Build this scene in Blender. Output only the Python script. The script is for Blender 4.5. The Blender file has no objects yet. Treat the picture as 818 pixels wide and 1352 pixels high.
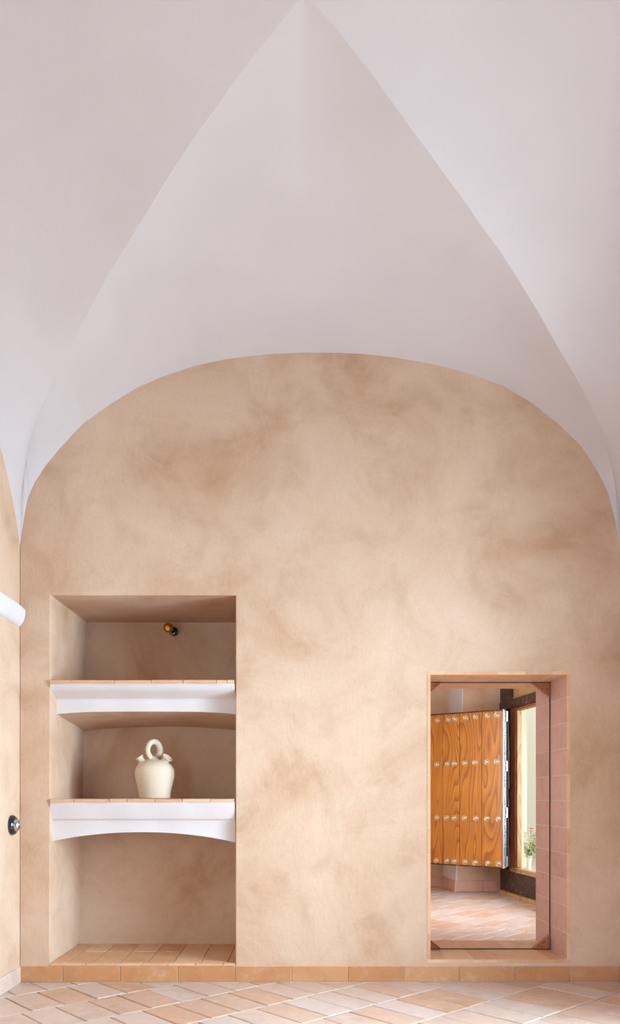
import bpy, bmesh, math, random
from mathutils import Vector, Matrix
random.seed(7)
SC = bpy.context.scene
COL = SC.collection
PI = math.pi
# ---------------------------------------------------------------- camera calibration (metres; back wall face is the plane y = 0)
F, CX, CY, CD, CH = 1044.0, 395.0, 1050.0, 4.0, 0.946
def P(px, py, Z):
    """point seen at pixel (px,py) at distance Z in front of the camera"""
    return Vector(((px-CX)/F*Z, Z-CD, CH+(CY-py)/F*Z))
# ---------------------------------------------------------------- helpers
def link(name, bm, mats, parent=None, smooth=False, angle=None):
    me = bpy.data.meshes.new(name)
    bmesh.ops.recalc_face_normals(bm, faces=bm.faces[:])
    bm.to_mesh(me); bm.free()
    if not isinstance(mats, (list, tuple)): mats = [mats]
    for m in mats: me.materials.append(m)
    if smooth:
        for p in me.polygons: p.use_smooth = True
        if angle is not None and hasattr(me, 'set_sharp_from_angle'): me.set_sharp_from_angle(angle=angle)
    o = bpy.data.objects.new(name, me); COL.objects.link(o)
    if parent: o.parent = parent
    return o
def struct(o): o['kind'] = 'structure'; return o
def tag(o, label, cat, group=None):
    o['label'] = label; o['category'] = cat
    if group: o['group'] = group
    return o
def empty(name, loc, rz=0.0):
    o = bpy.data.objects.new(name, None); COL.objects.link(o)
    o.location = loc; o.rotation_euler = (0, 0, rz); o.empty_display_size = .1
    return o
def box(bm, x0, x1, y0, y1, z0, z1, mi=0, bev=0.0):
    vs = [bm.verts.new((x, y, z)) for x in (x0, x1) for y in (y0, y1) for z in (z0, z1)]
    fs = [bm.faces.new([vs[i] for i in q]) for q in ((0,1,3,2),(4,6,7,5),(0,4,5,1),(2,3,7,6),(0,2,6,4),(1,5,7,3))]
    for f in fs: f.material_index = mi
    if bev > 0:
        es = list({e for f in fs for e in f.edges})
        r = bmesh.ops.bevel(bm, geom=es, offset=bev, segments=2, affect='EDGES', profile=.6)
        for f in r['faces']: f.material_index = mi
    return fs
def hexa(bm, pts, mi=0):
    """pts: 4 bottom (ccw) then 4 top"""
    vs = [bm.verts.new(p) for p in pts]
    for q in ((3,2,1,0),(4,5,6,7),(0,1,5,4),(1,2,6,5),(2,3,7,6),(3,0,4,7)):
        bm.faces.new([vs[i] for i in q]).material_index = mi
def prism(bm, poly, y0, y1, mi=0):
    """polygon of (x,z) pushed through in y"""
    a = [bm.verts.new((p[0], y0, p[1])) for p in poly]; b = [bm.verts.new((p[0], y1, p[1])) for p in poly]
    n = len(poly)
    bm.faces.new(a).material_index = mi; bm.faces.new(b[::-1]).material_index = mi
    for i in range(n): bm.faces.new((a[i], b[i], b[(i+1) % n], a[(i+1) % n])).material_index = mi
def lathe(bm, prof, seg=48, M=Matrix(), mi=0, close=False):
    rings = []
    for r, z in prof:
        if r < 1e-6: rings.append([bm.verts.new(M @ Vector((0, 0, z)))])
        else: rings.append([bm.verts.new(M @ Vector((r*math.cos(2*PI*i/seg), r*math.sin(2*PI*i/seg), z))) for i in range(seg)])
    if close: rings.append(rings[0])
    for a, b in zip(rings, rings[1:]):
        for i in range(seg):
            j = (i+1) % seg
            if len(a) == 1 and len(b) == 1: continue
            if len(a) == 1: f = bm.faces.new((a[0], b[i], b[j]))
            elif len(b) == 1: f = bm.faces.new((a[i], b[0], a[j]))
            else: f = bm.faces.new((a[i], b[i], b[j], a[j]))
            f.material_index = mi
def tube(bm, pts, rad, seg=8, mi=0, closed=False, flat=1.0):
    pts = [Vector(p) for p in pts]; n = len(pts); rings = []
    ref = None
    for i, p in enumerate(pts):
        if closed: t = pts[(i+1) % n]-pts[i-1]
        else: t = pts[min(i+1, n-1)]-pts[max(i-1, 0)]
        t.normalize()
        if ref is None: ref = Vector((0, 1, 0)) if abs(t.y) < .9 else Vector((1, 0, 0))
        a = (ref-t*ref.dot(t)).normalized(); b = t.cross(a); ref = a
        r = rad[i] if isinstance(rad, (list, tuple)) else rad
        rings.append([bm.verts.new(p+a*r*math.cos(2*PI*k/seg)*flat+b*r*math.sin(2*PI*k/seg)) for k in range(seg)])
    rr = rings+[rings[0]] if closed else rings
    for a, b in zip(rr, rr[1:]):
        for k in range(seg):
            bm.faces.new((a[k], a[(k+1) % seg], b[(k+1) % seg], b[k])).material_index = mi
    if not closed:
        bm.faces.new(rings[0][::-1]).material_index = mi; bm.faces.new(rings[-1]).material_index = mi
def clip(poly, a, b, c):
    """keep a*x+b*y<=c"""
    out = []
    for i, p in enumerate(poly):
        q = poly[(i+1) % len(poly)]; dp = a*p[0]+b*p[1]-c; dq = a*q[0]+b*q[1]-c
        if dp <= 0: out.append(p)
        if dp*dq < 0: t = dp/(dp-dq); out.append((p[0]+(q[0]-p[0])*t, p[1]+(q[1]-p[1])*t))
    return out
def tile(bm, poly, O, U, V, N, th=.012, gap=.002, bev=.003, mi=0, lift=0.0, tilt=0.0):
    """one fired clay tile: a polygon in the (U,V) frame, softened edges, its own island"""
    n = len(poly)
    if n < 3: return
    ar = sum(poly[i][0]*poly[(i+1)%n][1]-poly[(i+1)%n][0]*poly[i][1] for i in range(n))/2
    if abs(ar) < 1e-4: return
    if ar < 0: poly = poly[::-1]
    def inset(d):
        out = []
        for i in range(n):
            p0, p1, p2 = Vector(poly[i-1]), Vector(poly[i]), Vector(poly[(i+1) % n])
            e1 = (p1-p0); e2 = (p2-p1)
            if e1.length < 1e-5 or e2.length < 1e-5: return None
            e1.normalize(); e2.normalize()
            n1 = Vector((-e1.y, e1.x)); n2 = Vector((-e2.y, e2.x))
            k = 1+n1.dot(n2)
            if k < .15: k = .15
            out.append(p1+(n1+n2)*d/k)
        return out
    a = inset(gap); b = inset(gap+bev)
    if not a or not b: return
    cx = sum(p[0] for p in poly)/n; cy = sum(p[1] for p in poly)/n
    tx, ty = random.uniform(-tilt, tilt), random.uniform(-tilt, tilt)
    def W(p, h): return O+U*p[0]+V*p[1]+N*(h+lift+(p[0]-cx)*tx+(p[1]-cy)*ty)
    base = [bm.verts.new(W(p, -th)) for p in a]; mid = [bm.verts.new(W(p, -bev*.8)) for p in a]; top = [bm.verts.new(W(p, 0)) for p in b]
    bm.faces.new(top).material_index = mi
    for r0, r1 in ((base, mid), (mid, top)):
        for i in range(n): bm.faces.new((r0[i], r0[(i+1)%n], r1[(i+1)%n], r1[i])).material_index = mi
def rect(u0, u1, v0, v1): return [(u0, v0), (u1, v0), (u1, v1), (u0, v1)]
X_, Y_, Z_ = Vector((1,0,0)), Vector((0,1,0)), Vector((0,0,1))
# ---------------------------------------------------------------- materials
def newmat(name):
    m = bpy.data.materials.new(name); m.use_nodes = True
    nt = m.node_tree; nt.nodes.clear()
    out = nt.nodes.new('ShaderNodeOutputMaterial'); b = nt.nodes.new('ShaderNodeBsdfPrincipled')
    nt.links.new(b.outputs[0], out.inputs[0])
    return m, nt, b
def nd(nt, t, **kw):
    n = nt.nodes.new(t)
    for k, v in kw.items():
        if k in n.inputs.keys(): n.inputs[k].default_value = v
        else: setattr(n, k, v)
    return n
def lin(r, g, b):
    f = lambda c: ((c/255)/12.92 if c/255 <= .04045 else (((c/255)+.055)/1.055)**2.4)
    return (f(r), f(g), f(b), 1)
def ramp(nt, src, stops):
    r = nt.nodes.new('ShaderNodeValToRGB'); el = r.color_ramp.elements
    while len(el) < len(stops): el.new(.5)
    for e, (p, c) in zip(el, stops): e.position = p; e.color = c
    nt.links.new(src, r.inputs[0]); return r
def mixc(nt, fac, a, b, mode='MIX'):
    m = nt.nodes.new('ShaderNodeMix'); m.data_type = 'RGBA'; m.blend_type = mode
    for i, v in ((0, fac), (6, a), (7, b)):
        if isinstance(v, (int, float, tuple)): m.inputs[i].default_value = v
        else: nt.links.new(v, m.inputs[i])
    return m.outputs[2]
def bump(nt, b, h, strength, dist):
    n = nd(nt, 'ShaderNodeBump', Strength=strength, Distance=dist); nt.links.new(h, n.inputs['Height']); nt.links.new(n.outputs[0], b.inputs['Normal'])
def noise(nt, vec, scale, detail=4, rough=.55, dist=0.0):
    n = nd(nt, 'ShaderNodeTexNoise', Scale=scale, Detail=detail, Roughness=rough, Distortion=dist); nt.links.new(vec, n.inputs['Vector']); return n.outputs[0]
def geo(nt): return nt.nodes.new('ShaderNodeNewGeometry')
def objc(nt): return nt.nodes.new('ShaderNodeTexCoord').outputs['Object']

def earth_plaster(name, base, dark, light):
    m, nt, b = newmat(name); v = objc(nt)
    n1 = noise(nt, v, 1.5, 6, .62, .6)
    r1 = ramp(nt, n1, [(.28, dark), (.5, base), (.72, light)])
    mp = nd(nt, 'ShaderNodeMapping', Location=(3, 1, 7)); nt.links.new(v, mp.inputs[0])
    n2 = noise(nt, mp.outputs[0], 4.2, 5, .6, .8)
    r2 = ramp(nt, n2, [(.3, (.74, .66, .58, 1)), (.5, (1, 1, 1, 1)), (1, (1.0, 1.0, 1.0, 1))])
    c = mixc(nt, .45, r1.outputs[0], r2.outputs[0], 'MULTIPLY')
    n3 = noise(nt, v, 70, 5, .7)
    r3 = ramp(nt, n3, [(.3, (.86, .84, .82, 1)), (.6, (1, 1, 1, 1))])
    c = mixc(nt, .5, c, r3.outputs[0], 'MULTIPLY')
    nt.links.new(c, b.inputs['Base Color']); b.inputs['Roughness'].default_value = .92
    s = nd(nt, 'ShaderNodeMapping', Scale=(1, 1, .35)); nt.links.new(v, s.inputs[0])
    h = noise(nt, s.outputs[0], 55, 6, .65)
    h2 = noise(nt, v, 9, 3, .5)
    a = nd(nt, 'ShaderNodeMath', operation='MULTIPLY_ADD'); nt.links.new(h2, a.inputs[0]); a.inputs[1].default_value = 2.2; nt.links.new(h, a.inputs[2])
    bump(nt, b, a.outputs[0], .45, .004)
    return m
def lime(name, col, d=.004, st=.35, sc=28):
    m, nt, b = newmat(name); v = objc(nt)
    n1 = noise(nt, v, 2.0, 4, .5)
    c2 = tuple(x*.95 for x in col[:3])+(1,)
    r = ramp(nt, n1, [(.35, c2), (.65, col)])
    nt.links.new(r.outputs[0], b.inputs['Base Color']); b.inputs['Roughness'].default_value = .85
    h = noise(nt, v, sc, 5, .6); h2 = noise(nt, v, 5, 3, .5)
    a = nd(nt, 'ShaderNodeMath', operation='MULTIPLY_ADD'); nt.links.new(h2, a.inputs[0]); a.inputs[1].default_value = 4.0; nt.links.new(h, a.inputs[2])
    bump(nt, b, a.outputs[0], st, d)
    return m
def clay(name, c1, c2, c3, rough=.5, glaze=.3, white=.0):
    m, nt, b = newmat(name); g = geo(nt); v = objc(nt)
    r = ramp(nt, g.outputs['Random Per Island'], [(0, c1), (.5, c2), (1, c3)])
    ad = nd(nt, 'ShaderNodeVectorMath', operation='MULTIPLY_ADD'); nt.links.new(g.outputs['Random Per Island'], ad.inputs[0]); ad.inputs[1].default_value = (17, 9, 5); nt.links.new(v, ad.inputs[2])
    n1 = noise(nt, ad.outputs[0], 7, 5, .6, .5)
    r1 = ramp(nt, n1, [(.3, (.80, .76, .72, 1)), (.5, (1, 1, 1, 1)), (.75, (1.0, 1.0, 1.0, 1))])
    c = mixc(nt, .7, r.outputs[0], r1.outputs[0], 'MULTIPLY')
    n4 = noise(nt, ad.outputs[0], 16, 6, .7)
    r4 = ramp(nt, n4, [(.52, (0, 0, 0, 1)), (.75, (white, white, white, 1))])
    c = mixc(nt, r4.outputs[0], c, (.78, .68, .62, 1))
    nt.links.new(c, b.inputs['Base Color'])
    n2 = noise(nt, v, 40, 4, .6)
    r2 = ramp(nt, n2, [(.3, (rough-.1,)*3+(1,)), (.7, (rough+.15,)*3+(1,))]); nt.links.new(r2.outputs[0], b.inputs['Roughness'])
    b.inputs['Specular IOR Level'].default_value = glaze
    n3 = noise(nt, ad.outputs[0], 14, 6, .65)
    bump(nt, b, n3, .5, .003)
    return m
def plain(name, col, rough=.5, metal=0.0, spec=.5, nz=.12, sc=30, bd=.001):
    m, nt, b = newmat(name); v = objc(nt)
    n = noise(nt, v, sc, 4, .6); c2 = tuple(x*(1-nz) for x in col[:3])+(1,)
    r = ramp(nt, n, [(.35, c2), (.65, col)]); nt.links.new(r.outputs[0], b.inputs['Base Color'])
    b.inputs['Roughness'].default_value = rough; b.inputs['Metallic'].default_value = metal; b.inputs['Specular IOR Level'].default_value = spec
    if bd: bump(nt, b, n, .4, bd)
    return m
def wood(name, c1, c2, c3, rings=26, sx=4.2, sz=.75, rough=.35, wear=None):
    m, nt, b = newmat(name); g = geo(nt); v = objc(nt)
    mp = nd(nt, 'ShaderNodeMapping', Scale=(sx, sx, sz)); nt.links.new(v, mp.inputs[0])
    n = nd(nt, 'ShaderNodeTexNoise', noise_dimensions='4D', Scale=1.0, Detail=1.2, Roughness=.4, Distortion=.25)
    nt.links.new(mp.outputs[0], n.inputs['Vector'])
    w = nd(nt, 'ShaderNodeMath', operation='MULTIPLY'); nt.links.new(g.outputs['Random Per Island'], w.inputs[0]); w.inputs[1].default_value = 37; nt.links.new(w.outputs[0], n.inputs['W'])
    k = nd(nt, 'ShaderNodeMath', operation='MULTIPLY'); nt.links.new(n.outputs[0], k.inputs[0]); k.inputs[1].default_value = rings
    fr = nd(nt, 'ShaderNodeMath', operation='FRACT'); nt.links.new(k.outputs[0], fr.inputs[0])
    r = ramp(nt, fr.outputs[0], [(0, c1), (.55, c2), (.9, c3), (1, c1)])
    fs = nd(nt, 'ShaderNodeMapping', Scale=(160, 160, 4)); nt.links.new(v, fs.inputs[0])
    n2 = noise(nt, fs.outputs[0], 1, 3, .6); r2 = ramp(nt, n2, [(.3, (.72, .68, .62, 1)), (.6, (1, 1, 1, 1))])
    c = mixc(nt, .55, r.outputs[0], r2.outputs[0], 'MULTIPLY')
    n3 = noise(nt, v, 3.5, 3, .6); r3 = ramp(nt, n3, [(.35, (.78, .70, .62, 1)), (.6, (1, 1, 1, 1))])
    c = mixc(nt, .6, c, r3.outputs[0], 'MULTIPLY')
    if wear:
        n5 = noise(nt, v, 22, 6, .75, .4); r5 = ramp(nt, n5, [(.56, (0, 0, 0, 1)), (.66, (1, 1, 1, 1))]); c = mixc(nt, r5.outputs[0], c, wear)
    nt.links.new(c, b.inputs['Base Color']); b.inputs['Roughness'].default_value = rough
    bump(nt, b, n2, .3, .001)
    return m
def glass(name, tint=(1, 1, 1, 1), alpha=.12):
    m, nt, b = newmat(name)
    t = nd(nt, 'ShaderNodeBsdfTransparent', Color=tint); gl = nd(nt, 'ShaderNodeBsdfGlossy', Roughness=.03)
    lw = nd(nt, 'ShaderNodeFresnel', IOR=1.35); mx = nt.nodes.new('ShaderNodeMixShader')
    gg = geo(nt); iv = nd(nt, 'ShaderNodeMath', operation='SUBTRACT'); iv.inputs[0].default_value = 1; nt.links.new(gg.outputs['Backfacing'], iv.inputs[1])
    ml = nd(nt, 'ShaderNodeMath', operation='MULTIPLY'); nt.links.new(lw.outputs[0], ml.inputs[0]); nt.links.new(iv.outputs[0], ml.inputs[1])
    nt.links.new(ml.outputs[0], mx.inputs[0]); nt.links.new(t.outputs[0], mx.inputs[1]); nt.links.new(gl.outputs[0], mx.inputs[2])
    nt.links.new(mx.outputs[0], nt.nodes['Material Output'].inputs[0]); nt.nodes.remove(b)
    return m
M_TAN = earth_plaster('earth_plaster', lin(213, 181, 156), lin(193, 153, 122), lin(221, 195, 173))
M_WHITE = lime('lime_plaster', lin(205, 195, 195), d=.003, st=.30)
M_SHELF = lime('shelf_plaster', lin(221, 214, 216), d=.002, st=.4, sc=60)
M_FLOOR = clay('floor_clay', lin(212, 193, 185), lin(211, 184, 170), lin(207, 166, 140), .36, .5, .45)
M_SKIRT = clay('skirting_clay', lin(202, 150, 108), lin(196, 140, 96), lin(186, 128, 84), .55, .3, .25)
M_PINK = clay('reveal_clay', lin(216, 172, 156), lin(212, 167, 151), lin(208, 162, 146), .5, .3, .2)
M_LINT = clay('lintel_clay', lin(230, 188, 152), lin(224, 178, 140), lin(216, 166, 128), .5, .3, .3)
M_GROUT = plain('pale_mortar', lin(228, 214, 202), .9)
M_SHADEGROUT = plain('shaded_mortar', lin(92, 66, 54), .95)  # shadow of the cross joints put into a dark mortar colour
M_JUG = plain('bisque_clay', lin(216, 200, 178), .75, nz=.05, sc=12)
M_OAK = wood('door_wood', lin(196, 128, 42), lin(184, 112, 32), lin(152, 84, 24))
M_FRAMEWOOD = wood('frame_wood', lin(168, 98, 58), lin(150, 84, 48), lin(118, 62, 34), 14, 8, 1.2, .5)
M_BLOCK = wood('block_wood', lin(190, 126, 84), lin(172, 106, 68), lin(136, 80, 50), 16, 14, 14, .5)
M_DARK = wood('weathered_wood', lin(84, 58, 44), lin(66, 44, 33), lin(44, 30, 24), 14, 8, 8, .7, wear=lin(140, 96, 70))
M_PALEWOOD = wood('pale_board', lin(196, 160, 112), lin(184, 144, 96), lin(160, 120, 76), 10, 8, 1.0, .6)
M_STEEL = plain('zinc_strip', lin(205, 212, 226), .22, .9, bd=0, nz=.1)
M_IRON = plain('dark_iron', lin(46, 42, 42), .4, .8)
M_BRONZE = plain('stud_bronze', lin(204, 184, 154), .35, .45, bd=0, nz=.25, sc=60)
M_BRASS = plain('brass', lin(214, 166, 70), .22, 1.0, bd=0)
M_BLACK = plain('black_enamel', lin(30, 28, 30), .12, .0, .8, bd=0)
M_CHROME = plain('chrome', lin(210, 215, 225), .08, 1.0, bd=0, nz=.03)
M_MIRROR_EDGE = plain('mirror_edge_dark', lin(64, 46, 38), .5, .3, bd=0)
M_COURT = lime('courtyard_render', lin(246, 236, 214), d=.004, st=.3)
M_JAMB = lime('outer_jamb_render', lin(236, 206, 172), d=.004, st=.3)
M_TERRACE = plain('terrace_stone', lin(214, 200, 178), .9)
M_GREEN = plain('leaf_green', lin(176, 196, 140), .6, nz=.4, sc=80, bd=0)
M_STEM = plain('stem_green', lin(120, 148, 96), .6, bd=0)
M_VASE = plain('vase_glass', lin(226, 236, 236), .08, 0, .8, bd=0, nz=.02)
FLW = [plain('petal_pink', lin(226, 150, 150), .6, bd=0), plain('petal_yellow', lin(238, 196, 90), .6, bd=0), plain('petal_cream', lin(246, 236, 222), .6, bd=0), plain('petal_mauve', lin(186, 140, 170), .6, bd=0)]
M_GLASS = glass('window_glass')

# ---------------------------------------------------------------- dimensions
XL, XR = -1.414, 1.62
YB = -3.20                # bay length
YA, XA = -1.60, .014       # vault crown
NX0, NX1, NZ0, NZ1 = -1.2605, -.3257, .096, 1.958      # niche
DX0, DX1, DZ0, DZ1 = .663, 1.352, .115, 1.556           # tiled mirror recess (clear size)
WT = .528                  # wall thickness at the opening, mirror recess plus its reflected copy
def lerp_tab(tab, x):
    if x <= tab[0][0]: return tab[0][1]
    for (a, fa), (b, fb) in zip(tab, tab[1:]):
        if x <= b: return fa+(fb-fa)*(x-a)/(b-a)
    return tab[-1][1]
LUN = [(25.9,724),(29,700),(33,676),(36.7,657),(45.8,637),(60,615),(78.8,592),(110,559),(146.7,532.8),(179.7,512.7),(212.7,498),(256.7,483),(300,474),(350,468),(400,465.5),(450,466),(480,467.5),(518,471.6),(562,479),(595,486.5),(628,496.5),(664.7,510),(701.4,532),(738,561),(766.6,588.8),(788,621.7),(801.3,648),(811,684),(815.5,705),(817.8,722)]
lunette = [((a-CX)/261, (1297-b)/261) for a, b in LUN]
GL = [(25.9,724),(27,680),(29.3,637),(36.7,593),(47.7,557),(55,538),(69.7,501.7),(88,465),(110,424.7),(141,366),(157.7,338.5),(181.5,300),(219,238),(260,176),(289.3,135.7),(318.7,95.3),(348,56.8),(370,31),(403,2)]
GR = [(817.8,722),(817.2,690),(814.6,657),(808.4,621.7),(798.6,586),(796.7,581),(778.4,532),(760,498.4),(738,461.7),(712.4,415.9),(686.7,373.7),(661,333),(635.4,299),(617,271),(591.4,237),(565.7,201),(536,161),(516.7,134),(494.7,102.7),(465.3,65),(436,27.5),(412,2)]
def groin(tab, xc):
    """(s, z) along the straight plan diagonal from the corner to the crown"""
    out = []
    for px, py in tab:
        q = (px-CX)/F
        # xc+(XA-xc)s = q*(CD+YA*s)
        s = (q*CD-xc)/((XA-xc)-q*YA)
        Z = CD+YA*s
        out.append((max(s, 0), CH+(CY-py)/F*Z))
    out.sort(); out = [q for q in out if q[0] < .97]; out.append((1.0, out[-1][1]+.001))
    return out
gl, gr = groin(GL, XL), groin(GR, XR)
zc = max(gl[-1][1], gr[-1][1])
print('CROWN', gl[-4:], gr[-4:])
gl = [(a, min(b, zc)) for a, b in gl]; gr = [(a, min(b, zc)) for a, b in gr]
gl[-1] = (1.0, zc); gr[-1] = (1.0, zc)
def smooth_tab(tab, w=.02):
    N = 96; v = []
    for i in range(N+1):
        s = (i/N)**2      # dense near the corner
        d = min(w, s*.5, (1-s)*.5)
        v.append((s, (lerp_tab(tab, s-d)+2*lerp_tab(tab, s)+lerp_tab(tab, s+d))/4))
    return v
gl, gr = smooth_tab(gl), smooth_tab(gr)
ZS = (1297-723)/261
def side_arch(t):   # height of the vault where it meets a side wall, t = distance from the bay's corner
    u = 1-min(t, -YA)/(-YA)
    return ZS+.98*(max(1-u*u, 0))**.74

# ---------------------------------------------------------------- ceiling (groin vault, two bays)
bm = bmesh.new()
def strip_grid(rows):
    g = [[bm.verts.new(p) for p in r] for r in rows]
    for a, b in zip(g, g[1:]):
        for i in range(len(a)-1):
            q = [a[i], a[i+1], b[i+1], b[i]]
            try: bm.faces.new(q)
            except ValueError: pass
NJ = 18; BUL = .22
for bay in range(2):
    for flip in (0, 1):
        def T(x, y, z):
            if flip: y = 2*YA-y
            return Vector((x, y+YB*bay, z))
        for tab, xc in ((gl, XL), (gr, XR)):
            rows = []; rows2 = []
            for s, z in tab:
                x = xc+(XA-xc)*s; y = YA*s
                zl = lerp_tab(lunette, x); r = []
                for j in range(NJ+1):
                    f = j/NJ; r.append(T(x, y*f, zl+(z-zl)*f+BUL*abs(y)*math.sin(PI*f)/PI))
                rows.append(r)
                za = side_arch(-y); r = []
                for j in range(NJ+1):
                    f = j/NJ; fz = f
                    r.append(T(x+(xc-x)*f, y, z+(za-z)*fz+BUL*abs(xc-x)*math.sin(PI*f)/PI))
                rows2.append(r)
            strip_grid(rows); strip_grid(rows2)
seam = [v for v in bm.verts if abs(v.co.x-XA) < 1e-4 and (abs((-v.co.y) % (-YB)+YA) > 1e-4)]
bmesh.ops.remove_doubles(bm, verts=seam, dist=1e-5)
seam = [v for v in bm.verts if abs((-v.co.y) % (-YB)+YA) < 1e-4 and abs(v.co.x-XA) > 1e-4]
bmesh.ops.remove_doubles(bm, verts=seam, dist=1e-5)
bmesh.ops.dissolve_degenerate(bm, edges=bm.edges[:], dist=1e-5)
ceil = link('ceiling', bm, M_WHITE, smooth=True)
struct(ceil)

# ---------------------------------------------------------------- walls
def boolean_obj(name, solid, cutters, mats, bevel=0.0):
    a = link(name, solid, mats)
    cs = []
    for c in cutters:
        o = link('cut', c, mats); cs.append(o)
        md = a.modifiers.new('b', 'BOOLEAN'); md.operation = 'DIFFERENCE'; md.solver = 'EXACT'; md.object = o
    if bevel:
        md = a.modifiers.new('v', 'BEVEL'); md.width = bevel; md.segments = 3; md.limit_method = 'ANGLE'; md.angle_limit = math.radians(40); md.harden_normals = False
    dg = bpy.context.evaluated_depsgraph_get(); dg.update()
    me = bpy.data.meshes.new_from_object(a.evaluated_get(dg))
    a.modifiers.clear(); a.data = me
    for o in cs: bpy.data.objects.remove(o)
    return a
TT = .012   # lining tile thickness
RX0, RX1 = .45, 3.2       # recess in the wall's far side = added room copying the mirror's reflection
s = bmesh.new(); box(s, XL, XR+.9, 0, .80, -.1, 3.6)
c1 = bmesh.new()
hexa(c1, [(NX0, -.1, NZ0-.012), (NX1, -.1, NZ0-.012), (NX1+.02, .525, NZ0-.012), (NX0-.002, .525, NZ0-.012),
          (NX0, -.1, NZ1), (NX1, -.1, NZ1), (NX1+.03, .632, NZ1), (NX0+.018, .632, NZ1)])
c2 = bmesh.new(); box(c2, DX0-TT, DX1+TT, -.1, .79, DZ0-TT, DZ1+TT)
c3 = bmesh.new(); box(c3, RX0, RX1, WT, 1.2, -.2, 2.75)
struct(boolean_obj('wall_back', s, [c1, c2, c3], M_TAN, .005))
b = bmesh.new()
LY0, LY1, LZ0, LZ1 = -5.3, -3.9, .5, 2.0      # unseen opening added behind the camera for the left fill lamp
box(b, XL-.4, XL, -3.2, .8, -.1, 3.6)
struct(link('wall_left', b, M_TAN))
b = bmesh.new()
box(b, XL-.16, XL, LY1, -3.2, -.1, 3.6); box(b, XL-.16, XL, 2*YB, LY0, -.1, 3.6)
box(b, XL-.16, XL, LY0, LY1, -.1, LZ0); box(b, XL-.16, XL, LY0, LY1, LZ1, 3.6)
struct(link('wall_left_rear', b, M_WHITE))
# right wall with the glazed doorway that lights the room
b = bmesh.new()
WY0, WY1, WZ0, WZ1 = -2.95, -0.75, .10, 2.0
WTH = .16
box(b, XR, XR+WTH, 2*YB, WY0, -.1, 3.6); box(b, XR, XR+WTH, WY1, 0, -.1, 3.6)
box(b, XR, XR+WTH, WY0, WY1, -.1, WZ0); box(b, XR, XR+WTH, WY0, WY1, WZ1, 3.6)
struct(link('wall_right', b, M_TAN))
b = bmesh.new()
QX0, QX1, QZ0, QZ1 = -.6, .8, .8, 2.0
yb = 2*YB
box(b, XL-.4, QX0, yb-.4, yb, -.1, 3.6); box(b, QX1, XR+.45, yb-.4, yb, -.1, 3.6)
box(b, QX0, QX1, yb-.4, yb, -.1, QZ0); box(b, QX0, QX1, yb-.4, yb, QZ1, 3.6)
struct(link('wall_front', b, M_WHITE))

# ---------------------------------------------------------------- floors
ANG = math.radians(42); RU = Vector((math.cos(ANG), math.sin(ANG), 0)); RV = Vector((-math.sin(ANG), math.cos(ANG), 0))
def floor_obj(name, x0, x1, y0, y1, ou, ov, RU, RV, step=.155, roww=.31, mat=M_FLOOR):
    bm = bmesh.new()
    box(bm, x0, x1, y0, y1, -.06, -.009, 2)
    O = Vector((ou, ov, 0)); row = 0
    for j in range(-30, 31):
        off = step*((j*.37+.13) % 1)+random.uniform(-.01, .01)
        # pale mortar bed along each row joint
        poly = [(O+RU*u+RV*v) for u, v in rect(-9, 9, j*roww-.0045, j*roww+.0045)]
        poly = [(p.x, p.y) for p in poly]
        for a_, b_, c_ in ((-1, 0, -x0), (1, 0, x1), (0, -1, -y0), (0, 1, y1)):
            poly = clip(poly, a_, b_, c_) if len(poly) > 2 else []
        if len(poly) > 2:
            vs = [bm.verts.new((p[0], p[1], -.0007)) for p in poly]; f = bm.faces.new(vs); f.material_index = 1
        for i in range(-60, 61):
            w = .0018
            poly = [(O+RU*u+RV*v) for u, v in rect(i*step+off+.0008, (i+1)*step+off-.0008, j*roww+.0012, (j+1)*roww-.0012)]
            poly = [(p.x, p.y) for p in poly]
            for a_, b_, c_ in ((-1, 0, -x0), (1, 0, x1), (0, -1, -y0), (0, 1, y1)):
                poly = clip(poly, a_, b_, c_) if len(poly) > 2 else []
            if len(poly) > 2: tile(bm, poly, Vector((0, 0, 0)), X_, Y_, Z_, th=.009, gap=.0026, bev=.003, lift=random.uniform(-.0012, .0010), tilt=.007)
    return struct(link(name, bm, [mat, M_GROUT, M_SHADEGROUT]))
# row line passes through (-.44, -.294)
floor_obj('floor', XL, XR, 2*YB, 0, -.44, -.294, RU, RV)
A2 = math.radians(-42)
floor_obj('floor_mirrored', RX0, 2.14, WT, 4.35, 1.0, 1.6, Vector((math.cos(A2), math.sin(A2), 0)), Vector((-math.sin(A2), math.cos(A2), 0)))

# ---------------------------------------------------------------- skirtings
SK = [26, 83.5, 159.3, 235, 310.3, 384.6, 458.8, 532, 605.5, 679, 751.6, 817.8]
bm = bmesh.new()
box(bm, XL, XR, -.006, 0, 0, .083, 1)
for a, c in zip(SK, SK[1:]):
    tile(bm, rect((a-CX)/261, (c-CX)/261, .002, .0845), Vector((0, -.011, 0)), X_, Z_, -Y_, th=.009, gap=.0016, bev=.003, lift=random.uniform(-.001, .001))
struct(link('baseboard_back', bm, [M_SKIRT, M_GROUT]))
bm = bmesh.new(); box(bm, XL, XL+.006, 2*YB, -.011, 0, .083, 1)
y = -.011
while y > 2*YB:
    y2 = max(y-.285, 2*YB)
    tile(bm, rect(y2, y, .002, .0845), Vector((XL+.011, 0, 0)), Y_, Z_, X_, th=.009, gap=.0016, bev=.003); y = y2
struct(link('baseboard_left', bm, [M_FLOOR, M_GROUT]))  # paler clay than the other skirtings, strong light put into the colour
bm = bmesh.new(); box(bm, XR-.006, XR, WY1, -.011, 0, .083, 1)
y = -.011
while y > WY1+.01:
    y2 = max(y-.285, WY1)
    tile(bm, rect(y2, y, .002, .0845), Vector((XR-.011, 0, 0)), Y_, Z_, -X_, th=.009, gap=.0016, bev=.003); y = y2
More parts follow.
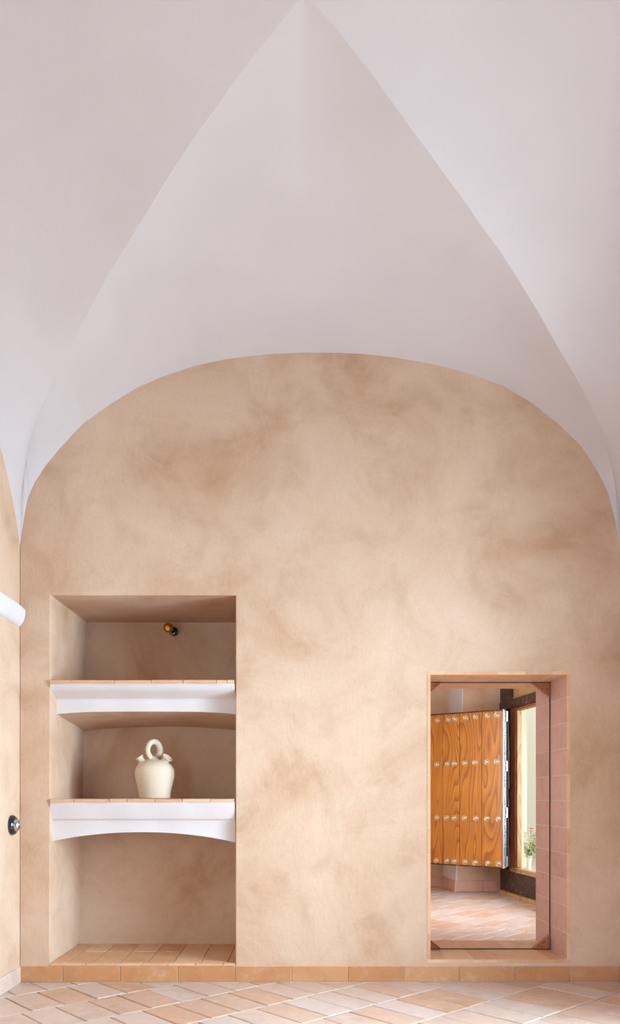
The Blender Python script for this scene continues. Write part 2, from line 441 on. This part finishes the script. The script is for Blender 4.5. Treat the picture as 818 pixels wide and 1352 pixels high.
struct(link('baseboard_right', bm, [M_SKIRT, M_GROUT]))

# string course on the left wall, worn round at its end
prof = [(0, 1.795), (.012, 1.797), (.026, 1.815), (.036, 1.84), (.041, 1.866), (.038, 1.882), (.02, 1.889), (0, 1.890)]
bm = bmesh.new(); rows = []
ys = [-.004, -.010, -.02, -.04, -.08]+[-.2-.25*i for i in range(25)]
for k, y in enumerate(ys):
    sc = (.45, .75, .92, 1, 1)[k] if k < 5 else 1
    wob = .003*math.sin(k*1.7)
    rows.append([bm.verts.new((XL+p[0]*sc, y, 1.842+(p[1]-1.842)*(.8+.2*sc)+wob)) for p in prof])
for a, c in zip(rows, rows[1:]):
    for i in range(len(prof)-1): bm.faces.new((a[i], a[i+1], c[i+1], c[i]))
bm.faces.new(rows[0]); bm.faces.new(rows[-1])
struct(link('trim_1', bm, M_SHELF, smooth=True, angle=math.radians(50)))

# ---------------------------------------------------------------- niche floor tiles
bm = bmesh.new(); xx = [66, 88, 121, 157, 193, 228, 264, 300, 310.5]
for a, c in zip(xx, xx[1:]):
    xa, xb = (a-CX)/261, (c-CX)/261
    tile(bm, rect(xa, xb, .03, .30), Vector((0, 0, NZ0)), X_, Y_, Z_, th=.011, gap=.0015, bev=.003, lift=random.uniform(-.001, .001))
    tile(bm, rect(xa, xb, .30, .528), Vector((0, 0, NZ0)), X_, Y_, Z_, th=.011, gap=.0015, bev=.003, lift=random.uniform(-.001, .001))
xx = [66, 114, 151, 187, 222, 258, 294, 310.5]
for a, c in zip(xx, xx[1:]):
    tile(bm, rect((a-CX)/261, (c-CX)/261, -.006, .03), Vector((0, 0, NZ0)), X_, Y_, Z_, th=.012, gap=.0012, bev=.0035)
struct(link('floor_niche', bm, [M_LINT]))

# ---------------------------------------------------------------- tiled lining of the mirror recess and its reflected half
bm = bmesh.new()
gz = [DZ0]+[(1297-y)/261 for y in (1232.8, 1197, 1162, 1127.7, 1093.4, 1057.5, 1023.5, 988, 953.7, 920)]+[DZ1]
for side in (0, 1):
    for yy0, yy1 in ((0.0, .264), (.264, WT)):
        for a, c in zip(gz, gz[1:]):
            if side: tile(bm, rect(yy0, yy1, a, c), Vector((DX1, 0, 0)), Y_, Z_, -X_, th=TT, gap=.0018, bev=.002, lift=random.uniform(0, .0006), mi=0)
            else: tile(bm, rect(yy0, yy1, a, c), Vector((DX0, 0, 0)), Y_, Z_, X_, th=TT, gap=.0018, bev=.002, mi=0)
box(bm, DX1+.0012, DX1+TT+.005, -.0004, WT+.0004, DZ0-TT-.005, DZ1+TT+.005, 1); box(bm, DX0-TT-.005, DX0-.0012, -.0004, WT+.0004, DZ0-TT-.005, DZ1+TT+.005, 1)
def xs(*p): return [(q-CX)/261 for q in p]
for xsl, z, N, vo in ((xs(568.04, 586, 621, 656.6, 693, 729, 747.9), DZ1, -Z_, 0), (xs(568.04, 589, 626, 655, 689.6, 725, 747.9), DZ0, Z_, 0)):
    for yy0, yy1 in ((0.0, .264), (.264, WT)):
        for a, c in zip(xsl, xsl[1:]):
            tile(bm, rect(a, c, yy0, yy1), Vector((0, 0, z)), X_, Y_, N, th=TT, gap=.0018, bev=.002, lift=random.uniform(0, .0006), mi=2)
box(bm, DX0, DX1, -.0004, WT+.0004, DZ1+.0012, DZ1+TT+.005, 1); box(bm, DX0, DX1, -.0004, WT+.0004, DZ0-TT-.005, DZ0-.0012, 1)
for a, c in zip(gz, gz[1:]):
    box(bm, DX1+.0002, DX1+TT+.0045, -.0022, .002, a+.0012, c-.0012, 2); box(bm, DX0-TT-.0045, DX0-.0002, -.0022, .002, a+.0012, c-.0012, 2)
for xsl, z0_, z1_ in ((xs(563, 586, 621, 656.6, 693, 729, 752.3), DZ1+.0002, DZ1+TT+.0045), (xs(563, 589, 626, 655, 689.6, 725, 752.3), DZ0-TT-.0045, DZ0-.0002)):
    for a, c in zip(xsl, xsl[1:]): box(bm, a+.0012, c-.0012, -.0022, .002, z0_, z1_, 2)
struct(link('trim_2', bm, [M_PINK, M_GROUT, M_LINT]))

# dark mirror edge with triangular wooden corner blocks; mirror glass left out
fr = empty('mirror_frame', ((DX0+DX1)/2, .264, DZ0))
tag(fr, 'dark mirror edge with triangular wooden corner blocks, mirror glass left out of the tiled recess', 'frame')
fx, fz = fr.location.x, fr.location.z
hw = (DX1-DX0)/2; hh = DZ1-DZ0
for nm, a in (('mirror_edge', (hw-.005, hw, -.004, .004, 0, hh)), ('mirror_edge', (-hw, -hw+.005, -.004, .004, 0, hh)), ('mirror_edge', (-hw+.005, hw-.005, -.004, .004, hh-.005, hh)), ('mirror_edge', (-hw+.005, hw-.005, -.004, .004, 0, .005))):
    bm = bmesh.new(); box(bm, *a); link(nm, bm, M_MIRROR_EDGE, fr)
for sx in (1, -1):
    for top in (1, 0):
        bm = bmesh.new()
        lx, lz = .094, .076
        x0 = sx*(hw-.0055); z0 = hh-.0055 if top else .0055; dz = -lz if top else lz
        prism(bm, [(x0, z0), (x0-sx*lx, z0), (x0, z0+dz)], -.014, .014)
        bmesh.ops.bevel(bm, geom=bm.edges[:], offset=.002, segments=2, affect='EDGES')
        # raised border along the slanted side
        a = Vector((x0-sx*lx*.86, 0, z0+dz*.10)); c = Vector((x0-sx*.006, 0, z0+dz*.90))
        tube(bm, [a+Vector((0, -.014, 0)), c+Vector((0, -.014, 0))], .004, 6)
        link('corner_block', bm, M_BLOCK, fr)

# ---------------------------------------------------------------- niche shelves
def shelf(name, ztop, ztile, front, arch, label, joints, back):
    root = empty(name, ((NX0+NX1)/2, 0, arch(0.5, 0)))
    tag(root, label, 'shelf', None)
    ox, oy, oz = root.location
    g = .0015
    x0, x1 = NX0+g, NX1-g
    bm = bmesh.new(); n = 40; rows = []
    for i in range(n+1):
        f = i/n; x = x0+(x1-x0)*f
        pts = [(yy, zz) for yy, zz in front]
        yb_ = front[-1][0]
        r = [(back, ztile), (front[0][0], ztile)]+pts
        zb = arch(f, 0)
        r.append((yb_, zb))
        for k in range(1, 6): r.append((yb_+(back-yb_)*k/5, arch(f, k/5)))
        rows.append([bm.verts.new((x-ox+(.0 if 1 else 0), p[0]-oy+.0015*math.sin(f*23+p[1]*9), p[1]-oz)) for p in r])
    m = len(rows[0]); nf = len(front)
    for a, c in zip(rows, rows[1:]):
        for i in range(m):
            j = (i+1) % m
            f = bm.faces.new((a[i], a[j], c[j], c[i]))
            f.material_index = 0 if i <= nf+1 else 1
    bm.faces.new(rows[0]); bm.faces.new(rows[-1][::-1])
    link('plaster_apron', bm, [M_SHELF, M_TAN], root, smooth=True, angle=math.radians(25))
    bm = bmesh.new()
    js = [x0]+[(j-CX)/261 for j in joints]+[x1]
    for a, c in zip(js, js[1:]):
        for v0, v1 in ((front[0][0]-.006, .27), (.27, back)):
            tile(bm, rect(a-ox, c-ox, v0, v1), Vector((0, 0, ztop-oz)), X_, Y_, Z_, th=ztop-ztile, gap=.0012, bev=.003, lift=random.uniform(-.001, .0006))
    link('tile_top', bm, M_LINT, root)
    return root
def arch1(f, d): 
    e = 1.366+.014*(1-(2*f-1)**4); m = 1.318+.028*(1-(2*f-1)**2)
    return e+(m-e)*d
def arch2(f, d):
    return .7115-.006*f+.049*(1-abs(2*f-1)**2.1)
fr1 = [(-.008, 1.508), (-.010, 1.500), (0.0, 1.487), (.02, 1.474), (.045, 1.462), (.072, 1.452), (.09, 1.445), (.096, 1.436), (.098, 1.42)]
fr2 = [(-.006, .908), (-.008, .90), (.004, .870), (.016, .838), (.022, .826), (.034, .818), (.042, .80)]
# niche depth varies with height: keep the shelves just inside it
shelf('niche_shelf', 1.528, 1.511, fr1, arch1, 'upper white plaster niche shelf with coved front and thin terracotta edge, below the brass spotlight', (94, 152, 200, 242, 286, 300), .590)
shelf('niche_shelf', .928, .911, fr2, arch2, 'lower white plaster niche shelf with arched underside, the clay jug standing on it', (98, 145, 168, 205, 241, 278), .557)

# ---------------------------------------------------------------- jug
jz = .929
j = empty('clay_jug', (-.768, .20, jz))
tag(j, 'cream unglazed clay water jug with ring handle and two spouts on the lower niche shelf', 'jug')
pf = [(0, 0), (.078, 0), (.082, .003), (.0825, .008), (.083, .02), (.088, .05), (.096, .085), (.102, .11), (.1045, .128), (.1035, .145), (.098, .163), (.088, .178), (.074, .190), (.056, .199), (.036, .206), (.02, .210), (0, .212)]
P2 = []
for (r0, z0), (r1, z1) in zip(pf, pf[1:]):
    for k in range(4):
        f = k/4; r = r0+(r1-r0)*f; z = z0+(z1-z0)*f
        if .02 < z < .19: r += .0006*math.sin(z*420)
        P2.append((r, z))
P2.append(pf[-1])
bm = bmesh.new(); lathe(bm, P2, 64); link('body', bm, M_JUG, j, smooth=True, angle=math.radians(60))
bm = bmesh.new(); pts = []; ra = math.radians(48)
for k in range(40):
    a = 2*PI*k/40; ex = math.cos(a)*.040; ez = math.sin(a)*.045
    pts.append((ex*math.cos(ra)-.004, ex*math.sin(ra), .256+ez))
tube(bm, pts, .0165, 14, closed=True, flat=.8)
# flared root of the ring
lathe(bm, [(.045, .196), (.038, .205), (.027, .213), (.021, .222), (.0, .224)], 24, Matrix.Translation((-.004, 0, 0)))
link('ring_handle', bm, M_JUG, j, smooth=True, angle=math.radians(60))
M = Matrix.Translation((.052, -.020, .190)) @ Matrix.Rotation(math.radians(-25), 4, 'Z') @ Matrix.Rotation(math.radians(42), 4, 'Y')
bm = bmesh.new(); lathe(bm, [(.022, -.012), (.0205, .006), (.019, .014), (.021, .024), (.0275, .033), (.030, .036), (.028, .0375), (.019, .026), (.013, .014), (.012, .0), (0, -.005)], 32, M)
link('mouth', bm, M_JUG, j, smooth=True, angle=math.radians(60))
M = Matrix.Translation((-.060, -.012, .190)) @ Matrix.Rotation(math.radians(192), 4, 'Z') @ Matrix.Rotation(math.radians(34), 4, 'Y') @ Matrix.Scale(1.22, 4)
bm = bmesh.new(); lathe(bm, [(.020, -.010), (.0165, .004), (.0135, .013), (.0145, .021), (.0190, .027), (.0198, .029), (.0180, .030), (.010, .024), (.006, .012), (0, .0)], 28, M)
link('spout', bm, M_JUG, j, smooth=True, angle=math.radians(60))

# ---------------------------------------------------------------- brass spotlight
q = P(229, 834, 4.61)
sp = empty('spotlight', (q.x, .628, q.z)); tag(sp, 'small brass ball spotlight on the back of the upper niche compartment', 'spotlight')
Ry = Matrix.Rotation(PI/2, 4, 'X')   # z axis -> -y
bm = bmesh.new(); lathe(bm, [(0, 0), (.025, 0), (.026, .003), (.026, .013), (.022, .016), (0, .016)], 32, Matrix.Translation((0, -.008, 0)) @ Ry)
link('base', bm, M_BLACK, sp, smooth=True, angle=math.radians(40))
bm = bmesh.new(); tube(bm, [(0, -.022, 0), (-.004, -.045, .003), (-.010, -.065, .006)], .008, 12); link('arm', bm, M_BLACK, sp, smooth=True, angle=math.radians(50))
bm = bmesh.new()
M = Matrix.Translation((-.020, -.085, .009)) @ Matrix.Rotation(math.radians(112), 4, 'X') @ Matrix.Rotation(math.radians(-10), 4, 'Y')
lathe(bm, [(0, -.0281)]+[(.028*math.cos(a), .028*math.sin(a)) for a in [math.radians(-88+i*8) for i in range(19)]]+[(.018, .020), (.0175, .015), (0, .014)], 40, M)
link('ball_head', bm, M_BRASS, sp, smooth=True, angle=math.radians(40))

# ---------------------------------------------------------------- wall switch on the left wall
q = P(15.2, 1089.5, 3.885)
sw = empty('rotary_switch', (XL, q.y, q.z)); tag(sw, 'round black wall switch with polished domed centre on the left wall', 'switch')
Rx = Matrix.Rotation(PI/2, 4, 'Y')   # z axis -> +x
bm = bmesh.new(); lathe(bm, [(0, 0), (.049, 0), (.050, .004), (.048, .012), (.042, .020), (.036, .023), (.031, .022), (0, .022)], 48, Rx); link('base', bm, M_BLACK, sw, smooth=True, angle=math.radians(50))
bm = bmesh.new(); lathe(bm, [(.031, .021), (.030, .028), (.025, .037), (.016, .044), (.008, .047), (0, .048)], 48, Rx); link('dome', bm, M_CHROME, sw, smooth=True)

# ================================================================ MIRROR REFLECTION, BUILT AS AN ADDED ROOM
def seg_box(bm, s0, s1, t0, t1, z0, z1, mi=0):
    """box in the frame of the glazed door: s along it towards the camera, t outwards"""
    O = Vector((1.95, 3.66, 0)); u = Vector((.124, -.9923, 0)); n = Vector((.9923, .124, 0))
    p = [O+u*a+n*c for a, c in ((s0, t0), (s1, t0), (s1, t1), (s0, t1))]
    hexa(bm, [v+Z_*z0 for v in p]+[v+Z_*z1 for v in p], mi)
DO = Vector((1.95, 3.66, 0)); DU = Vector((.124, -.9923, 0)); DN = Vector((.9923, .124, 0))
# far walls, leaning pier corner
bm = bmesh.new()
hexa(bm, [(1.530, 3.76, -.1), (2.0, 3.76, -.1), (2.0, 4.6, -.1), (1.49, 4.6, -.1), (1.62, 3.76, 2.7), (2.0, 3.76, 2.7), (2.0, 4.6, 2.7), (1.57, 4.6, 2.7)])
struct(link('wall_mirrored_pier', bm, M_TAN))
bm = bmesh.new(); box(bm, RX0-.2, 1.60, 4.20, 4.6, -.1, 2.7); struct(link('wall_mirrored_far', bm, M_TAN))
# pier flank, its lit whiteness put into the colour
bm = bmesh.new()
hexa(bm, [(1.486, 4.20, 0), (1.529, 3.757, 0), (1.540, 3.757, 0), (1.50, 4.20, 0), (1.568, 4.20, 2.6), (1.618, 3.757, 2.6), (1.628, 3.757, 2.6), (1.58, 4.20, 2.6)])
struct(link('trim_3', bm, M_SHELF))
bm = bmesh.new()
tile(bm, rect(1.538, 1.80, 0, .112), Vector((0, 3.748, 0)), X_, Z_, -Y_, th=.010, gap=.001, bev=.003)
tile(bm, rect(1.80, 1.945, 0, .112), Vector((0, 3.748, 0)), X_, Z_, -Y_, th=.010, gap=.001, bev=.003)
for a in (.7, .98, 1.26): tile(bm, rect(a-.05, a+.23, 0, .10), Vector((0, 4.189, 0)), X_, Z_, -Y_, th=.010, gap=.001, bev=.003)
d = Vector((1.530-1.487, 3.757-4.19, 0)); L = d.length; d.normalize()
tile(bm, rect(0, L, 0, .108), Vector((1.487, 4.19, 0))+Vector((-.010, 0, 0)), d, Z_, -X_, th=.010, gap=.001, bev=.003)
struct(link('baseboard_mirrored', bm, M_PINK))
# side walls and ceiling of the added mirror room
bm = bmesh.new(); box(bm, RX0-.12, RX0, .80, 1.1, -.1, 2.7); box(bm, RX0-.12, RX0, 2.2, 4.6, -.1, 2.7); box(bm, RX0-.12, RX0, 1.1, 2.2, -.1, .6); box(bm, RX0-.12, RX0, 1.1, 2.2, 2.0, 2.7); struct(link('wall_mirrored_left', bm, M_TAN))  # unseen hole added in this wall for the fill lamp outside it
bm = bmesh.new(); box(bm, RX0-.2, 2.6, .80, 4.6, 2.6, 2.7); box(bm, RX0, 2.6, WT, .8, 2.6, 2.74); struct(link('ceiling_mirrored', bm, M_WHITE))
bm = bmesh.new(); seg_box(bm, 2.3, 3.15, 0, .3, -.1, 2.6); seg_box(bm, -1.0, 2.3, .02, .3, 2.05, 2.6); struct(link('wall_mirrored_right', bm, M_TAN))

# glazed door with old timber frame
gd = empty('glazed_door', DO+DU*.9); tag(gd, 'mirrored copy of old brown timber frame with tall glass pane opening onto the bright courtyard', 'glazed door')
def gpart(name, mat, boxes, bev=.004):
    bm = bmesh.new()
    for a in boxes: seg_box(bm, *a)
    if bev: bmesh.ops.bevel(bm, geom=bm.edges[:], offset=bev, segments=2, affect='EDGES')
    for v in bm.verts: v.co -= gd.location
    return link(name, bm, mat, gd)
gpart('post', M_DARK, [(-.02, .235, 0.0, .06, 0, 2.05)])
gpart('stile', M_FRAMEWOOD, [(.249, .36, -.005, .06, .235, 1.76)])
gpart('stile', M_FRAMEWOOD, [(2.20, 2.298, -.005, .06, .235, 1.76)])
gpart('glazing_bead', M_PALEWOOD, [(.361, .375, .01, .05, .28, 1.73)], .002)
gpart('rail', M_FRAMEWOOD, [(.362, 2.198, -.005, .06, 1.728, 1.752)], .002)
gpart('bottom_rail', M_PALEWOOD, [(.236, 2.298, -.012, .06, .232, .274)], .003)
gpart('lintel', M_DARK, [(.05, 2.298, -.035, .12, 1.755, 1.835)])
gpart('kick_board', M_DARK, [(.236, 2.298, -.02, .10, .045, .230)])
gpart('threshold', M_PALEWOOD, [(.05, 2.298, -.045, -.002, .0, .04)])
gpart('transom_board', M_PALEWOOD, [(.236+.14*i, .236+.14*i+.135, .03, .06, 1.836, 2.05) for i in range(14)], .003)
gpart('pane', M_GLASS, [(.376, 2.198, .028, .034, .276, 1.727)], 0)
gpart('hinge', M_IRON, [(.10, .235, -.030, -.002, 1.735, 1.752)], .002)
gpart('hinge', M_IRON, [(.10, .235, -.030, -.002, .246, .270)], .002)

# studded leaf
Lr = P(665, CY, 7.12); Ll = P(556, CY, 7.64)
dv = Vector((Lr.x-Ll.x, Lr.y-Ll.y, 0)); LW = dv.length; rz = math.atan2(dv.y, dv.x)
lf = empty('studded_door_leaf', (Ll.x, Ll.y, .284), rz)
tag(lf, 'open golden brown plank shutter with four rows of round metal studs beyond the tiled opening', 'door leaf')
LH = 1.439
def loc_x(px):   # position along the leaf's face for a pixel column
    qv = (px-CX)/F     # Ll.x + dx*t = qv*(CD+Ll.y+dy*t)
    t = (qv*(CD+Ll.y)-Ll.x)/(dv.x-qv*dv.y); return t*LW
seams = [0, loc_x(584), loc_x(606.5), loc_x(635.5), LW-.012]
bm = bmesh.new()
for a, c in zip(seams, seams[1:]): box(bm, a+.002, c-.002, .0, .034, .012, LH-.014, 0, .002)
link('planks', bm, M_OAK, lf)
bm = bmesh.new(); box(bm, 0, LW-.012, .004, .045, LH-.0135, LH, 0, .002); link('top_rail', bm, M_DARK, lf)
bm = bmesh.new(); box(bm, 0, LW-.012, .004, .045, 0, .0115, 0, .002); link('lower_rail', bm, M_DARK, lf)
bm = bmesh.new(); box(bm, LW-.0115, LW, -.002, .026, 0, LH, 0, .002); box(bm, LW-.006, LW+.004, .028, .046, 0.01, LH-.01, 0, .002); link('edge_strip', bm, M_STEEL, lf)
bm = bmesh.new()
prev = 0
for k in range(16):
    z0 = .02+k*.088; w = random.uniform(.010, .022)
    box(bm, LW+.005, LW+.005+w, .044, .060, z0, z0+.086, 0, .002)
link('hinge_rail', bm, M_IRON, lf)
for z0 in (.02, .46, .88, 1.33):
    bm = bmesh.new(); tube(bm, [(LW+.012, .035, z0), (LW+.012, .035, z0+.09)], .007, 10); link('hinge_barrel', bm, M_STEEL, lf, smooth=True, angle=math.radians(50))
stud_bm = bmesh.new()
Rm = Matrix.Rotation(PI/2, 4, 'X') @ Matrix.Scale(1.12, 4)
lathe(stud_bm, [(0, 0), (.0225, 0), (.0235, .002), (.0215, .0045), (.0175, .0035), (.0155, .005), (.0150, .010), (.0125, .0145), (.008, .0175), (0, .0185)], 28, Rm)
for f in stud_bm.faces: f.smooth = True
sme = None
cols = [577.2, 591.4, 600.5, 614.5, 627.7, 643.5, 655.7]
jit = [[0, 0, 0, 0, 0, 0, 0], [-1, -1, -.8, -1, -1, -.8, -.3], [-.8, -2, -1.2, -1.8, .5, -1.2, 1.6], [-2, -2, -1.2, -1, -1, 0, 1.8]]
zr = [(.946+(CY-944.5)*7.17/F, .946+(CY-951.5)*7.55/F), (.946+(CY-1005.6)*7.17/F, .946+(CY-1009.3)*7.55/F), (.946+(CY-1080.8)*7.17/F, .946+(CY-1079.5)*7.55/F), (.946+(CY-1140.2)*7.17/F, .946+(CY-1136)*7.55/F)]
for r in range(4):
    for c in range(7):
        x = loc_x(cols[c]+jit[r][c]); t = (cols[c]-577.2)/(655.7-577.2); z = zr[r][1]+(zr[r][0]-zr[r][1])*t-.284
        if sme is None:
            o = link('stud', stud_bm, M_BRONZE, lf, smooth=True, angle=math.radians(40)); sme = o.data
        else:
            o = bpy.data.objects.new('stud', sme); COL.objects.link(o); o.parent = lf
        o.location = (x, 0, z)

# ---------------------------------------------------------------- courtyard of the mirrored view
TZ = .218
bm = bmesh.new(); hexa(bm, [(2.25, -1.6, -.2), (9, -1.6, -.2), (9, 9, -.2), (1.9, 9, -.2), (2.38, -1.6, TZ), (9, -1.6, TZ), (9, 9, TZ), (2.38, 9, TZ)])
bm.free()
bm = bmesh.new()
# terrace edge follows the outer face of the door
p = [DO+DU*5.3+DN*.31, DO+DU*5.3+DN*6, DO-DU*3.5+DN*6, DO-DU*3.5+DN*.31, DO-DU*.2+DN*.11, DO+DU*2.35+DN*.11, DO+DU*2.35+DN*.31]
vs = [bm.verts.new((v.x, v.y, TZ)) for v in p]; vl = [bm.verts.new((v.x, v.y, -.2)) for v in p]
bm.faces.new(vs); bm.faces.new(vl[::-1])
for i in range(len(p)): bm.faces.new((vs[i], vl[i], vl[(i+1) % len(p)], vs[(i+1) % len(p)]))
g = link('ground', bm, M_TERRACE); g.location.z = 0; struct(g)
bm = bmesh.new(); seg_box(bm, -.30, .30, .062, .105, TZ, 2.6); struct(link('trim_4', bm, M_JAMB))
bm = bmesh.new(); box(bm, 2.0, 6.0, 5.9, 6.2, -.2, 3.4); struct(link('wall_courtyard', bm, M_COURT))
bm = bmesh.new(); box(bm, 2.0, 2.3, 4.0, 5.9, -.2, 2.8); struct(link('wall_courtyard_side', bm, M_COURT))

# vase and bouquet
vp = P(698.5, 1150, 7.6); vz = TZ
vb = empty('glass_vase', (vp.x, vp.y, vz)); tag(vb, 'slender pale glass vase on the courtyard ledge behind the glazed door', 'vase')
bm = bmesh.new(); lathe(bm, [(0, 0), (.026, 0), (.028, .004), (.018, .012), (.015, .03), (.017, .07), (.022, .11), (.029, .145), (.031, .150), (.028, .149), (.020, .11), (.013, .06), (.011, .03), (0, .028)], 32)
link('vase_body', bm, M_VASE, vb, smooth=True, angle=math.radians(50))
bq = empty('flower_bouquet', (vp.x, vp.y, vz+.035)); tag(bq, 'loose bouquet of pink, yellow and white garden flowers in the glass vase', 'flowers')
random.seed(21)
heads = []
bm = bmesh.new(); lb = bmesh.new()
for k in range(34):
    a = random.uniform(0, 2*PI); rr = .12*math.sqrt(random.random()); h = random.uniform(.14, .38)
    rr *= .5+.7*(h-.14)/.24 if h < .3 else 1.0
    e = Vector((rr*math.cos(a)+.02, rr*math.sin(a), h))
    tube(bm, [(0.004*math.cos(a), .004*math.sin(a), 0), Vector((rr*.25*math.cos(a), rr*.25*math.sin(a), .13)), e*.9+Vector((0, 0, .01)), e], .0014, 5)
    heads.append(e)
    for q in range(9):
        c = e*random.uniform(.5, .98)+Vector([random.uniform(-.02, .02) for _ in range(3)])
        if c.z < .1: c.z = .1
        d1 = Vector([random.uniform(-1, 1) for _ in range(3)]).normalized(); d2 = d1.orthogonal().normalized()
        s_ = random.uniform(.008, .016); up = d1.cross(d2)*s_*.25
        v = [lb.verts.new(p_) for p_ in (c-d1*s_*1.4, c-d2*s_*.5+up, c+d1*s_*1.4, c+d2*s_*.5+up)]
        lb.faces.new(v)
link('stems', bm, M_STEM, bq); link('foliage', lb, M_GREEN, bq)
for k, e in enumerate(heads[:30]):
    bm = bmesh.new(); s_ = random.uniform(.018, .030); n_ = random.choice((6, 8))
    dirv = (e-Vector((0, 0, .05))).normalized(); Mx = Matrix.Translation(e) @ dirv.to_track_quat('Z', 'Y').to_matrix().to_4x4()
    for q in range(n_):
        a = 2*PI*q/n_; w = .45
        pp = [(0, 0, 0), (s_*.6*math.cos(a-w), s_*.6*math.sin(a-w), s_*.35), (s_*math.cos(a), s_*math.sin(a), s_*.3), (s_*.6*math.cos(a+w), s_*.6*math.sin(a+w), s_*.35)]
        bm.faces.new([bm.verts.new(Mx @ Vector(x_)) for x_ in pp])
    lathe(bm, [(0, 0), (s_*.3, s_*.1), (s_*.32, s_*.3), (0, s_*.45)], 8, Mx)
    link('blossom', bm, FLW[k % 4], bq)

# ---------------------------------------------------------------- light: sky daylight through the openings, plus added fill lamps
w = bpy.data.worlds.new('sky'); SC.world = w; w.use_nodes = True
nt = w.node_tree; bg = nt.nodes['Background']
tc = nt.nodes.new('ShaderNodeTexCoord'); sx_ = nt.nodes.new('ShaderNodeSeparateXYZ'); nt.links.new(tc.outputs['Generated'], sx_.inputs[0])
rp = ramp(nt, sx_.outputs['Z'], [(0.0, (.76, .82, .86, 1)), (.05, (.84, .92, 1.0, 1)), (.6, (.72, .86, 1.0, 1))])
nt.links.new(rp.outputs[0], bg.inputs['Color']); bg.inputs['Strength'].default_value = 1.6
def daylight(name, loc, aim, sx, sy, power, col, spread=180):
    l = bpy.data.lights.new(name, 'AREA'); l.shape = 'RECTANGLE'; l.size = sx; l.size_y = sy; l.energy = power; l.color = col; l.spread = math.radians(spread)
    o = bpy.data.objects.new(name, l); COL.objects.link(o); o.location = loc
    o.rotation_euler = Vector(aim).to_track_quat('-Z', 'Y').to_euler(); return o
daylight('daylight_right', (XR+WTH+.12, -1.55, 1.10), (-1, .10, -.26), 1.55, 1.55, 60, (.65, .86, 1), 104)
daylight('daylight_right', (XR+WTH+.12, -1.12, 1.40), (-1, -.10, .55), .75, 1.1, 55, (.66, .86, 1), 150)
daylight('fill_left', (XL-.24, (LY0+LY1)/2, (LZ0+LZ1)/2), (1, 1.35, -.12), LY1-LY0, LZ1-LZ0, 40, (.66, .86, 1), 100)  # added fill lamp, brightens the right of the vault and back wall
c = DO+DU*1.6+DN*.85
daylight('daylight_mirrored', (c.x, c.y, 1.25), (-DN.x, -DN.y+.25, -.2), 1.9, 1.5, 50, (.86, .95, 1), 130)
daylight('fill_mirrored_left', (RX0-.16, 1.65, 1.3), (1, .8, .05), 1.1, 1.4, 34, (.90, .96, 1), 150)  # added fill lamp, brightens the far wall and door leaf
# ---------------------------------------------------------------- camera
cam = bpy.data.cameras.new('camera'); co = bpy.data.objects.new('camera', cam); COL.objects.link(co)
co.location = (0, -CD, CH); co.rotation_euler = (PI/2, 0, 0)
cam.sensor_fit = 'HORIZONTAL'; cam.sensor_width = 36; cam.lens = F/818*36
cam.shift_x = (409-CX)/818; cam.shift_y = (CY-676)/818
cam.clip_start = .05
SC.camera = co
SC.view_settings.view_transform = 'Standard'; SC.view_settings.look = 'None'; SC.view_settings.gamma = 1; SC.view_settings.use_curve_mapping = False
SC.view_settings.exposure = 0.06
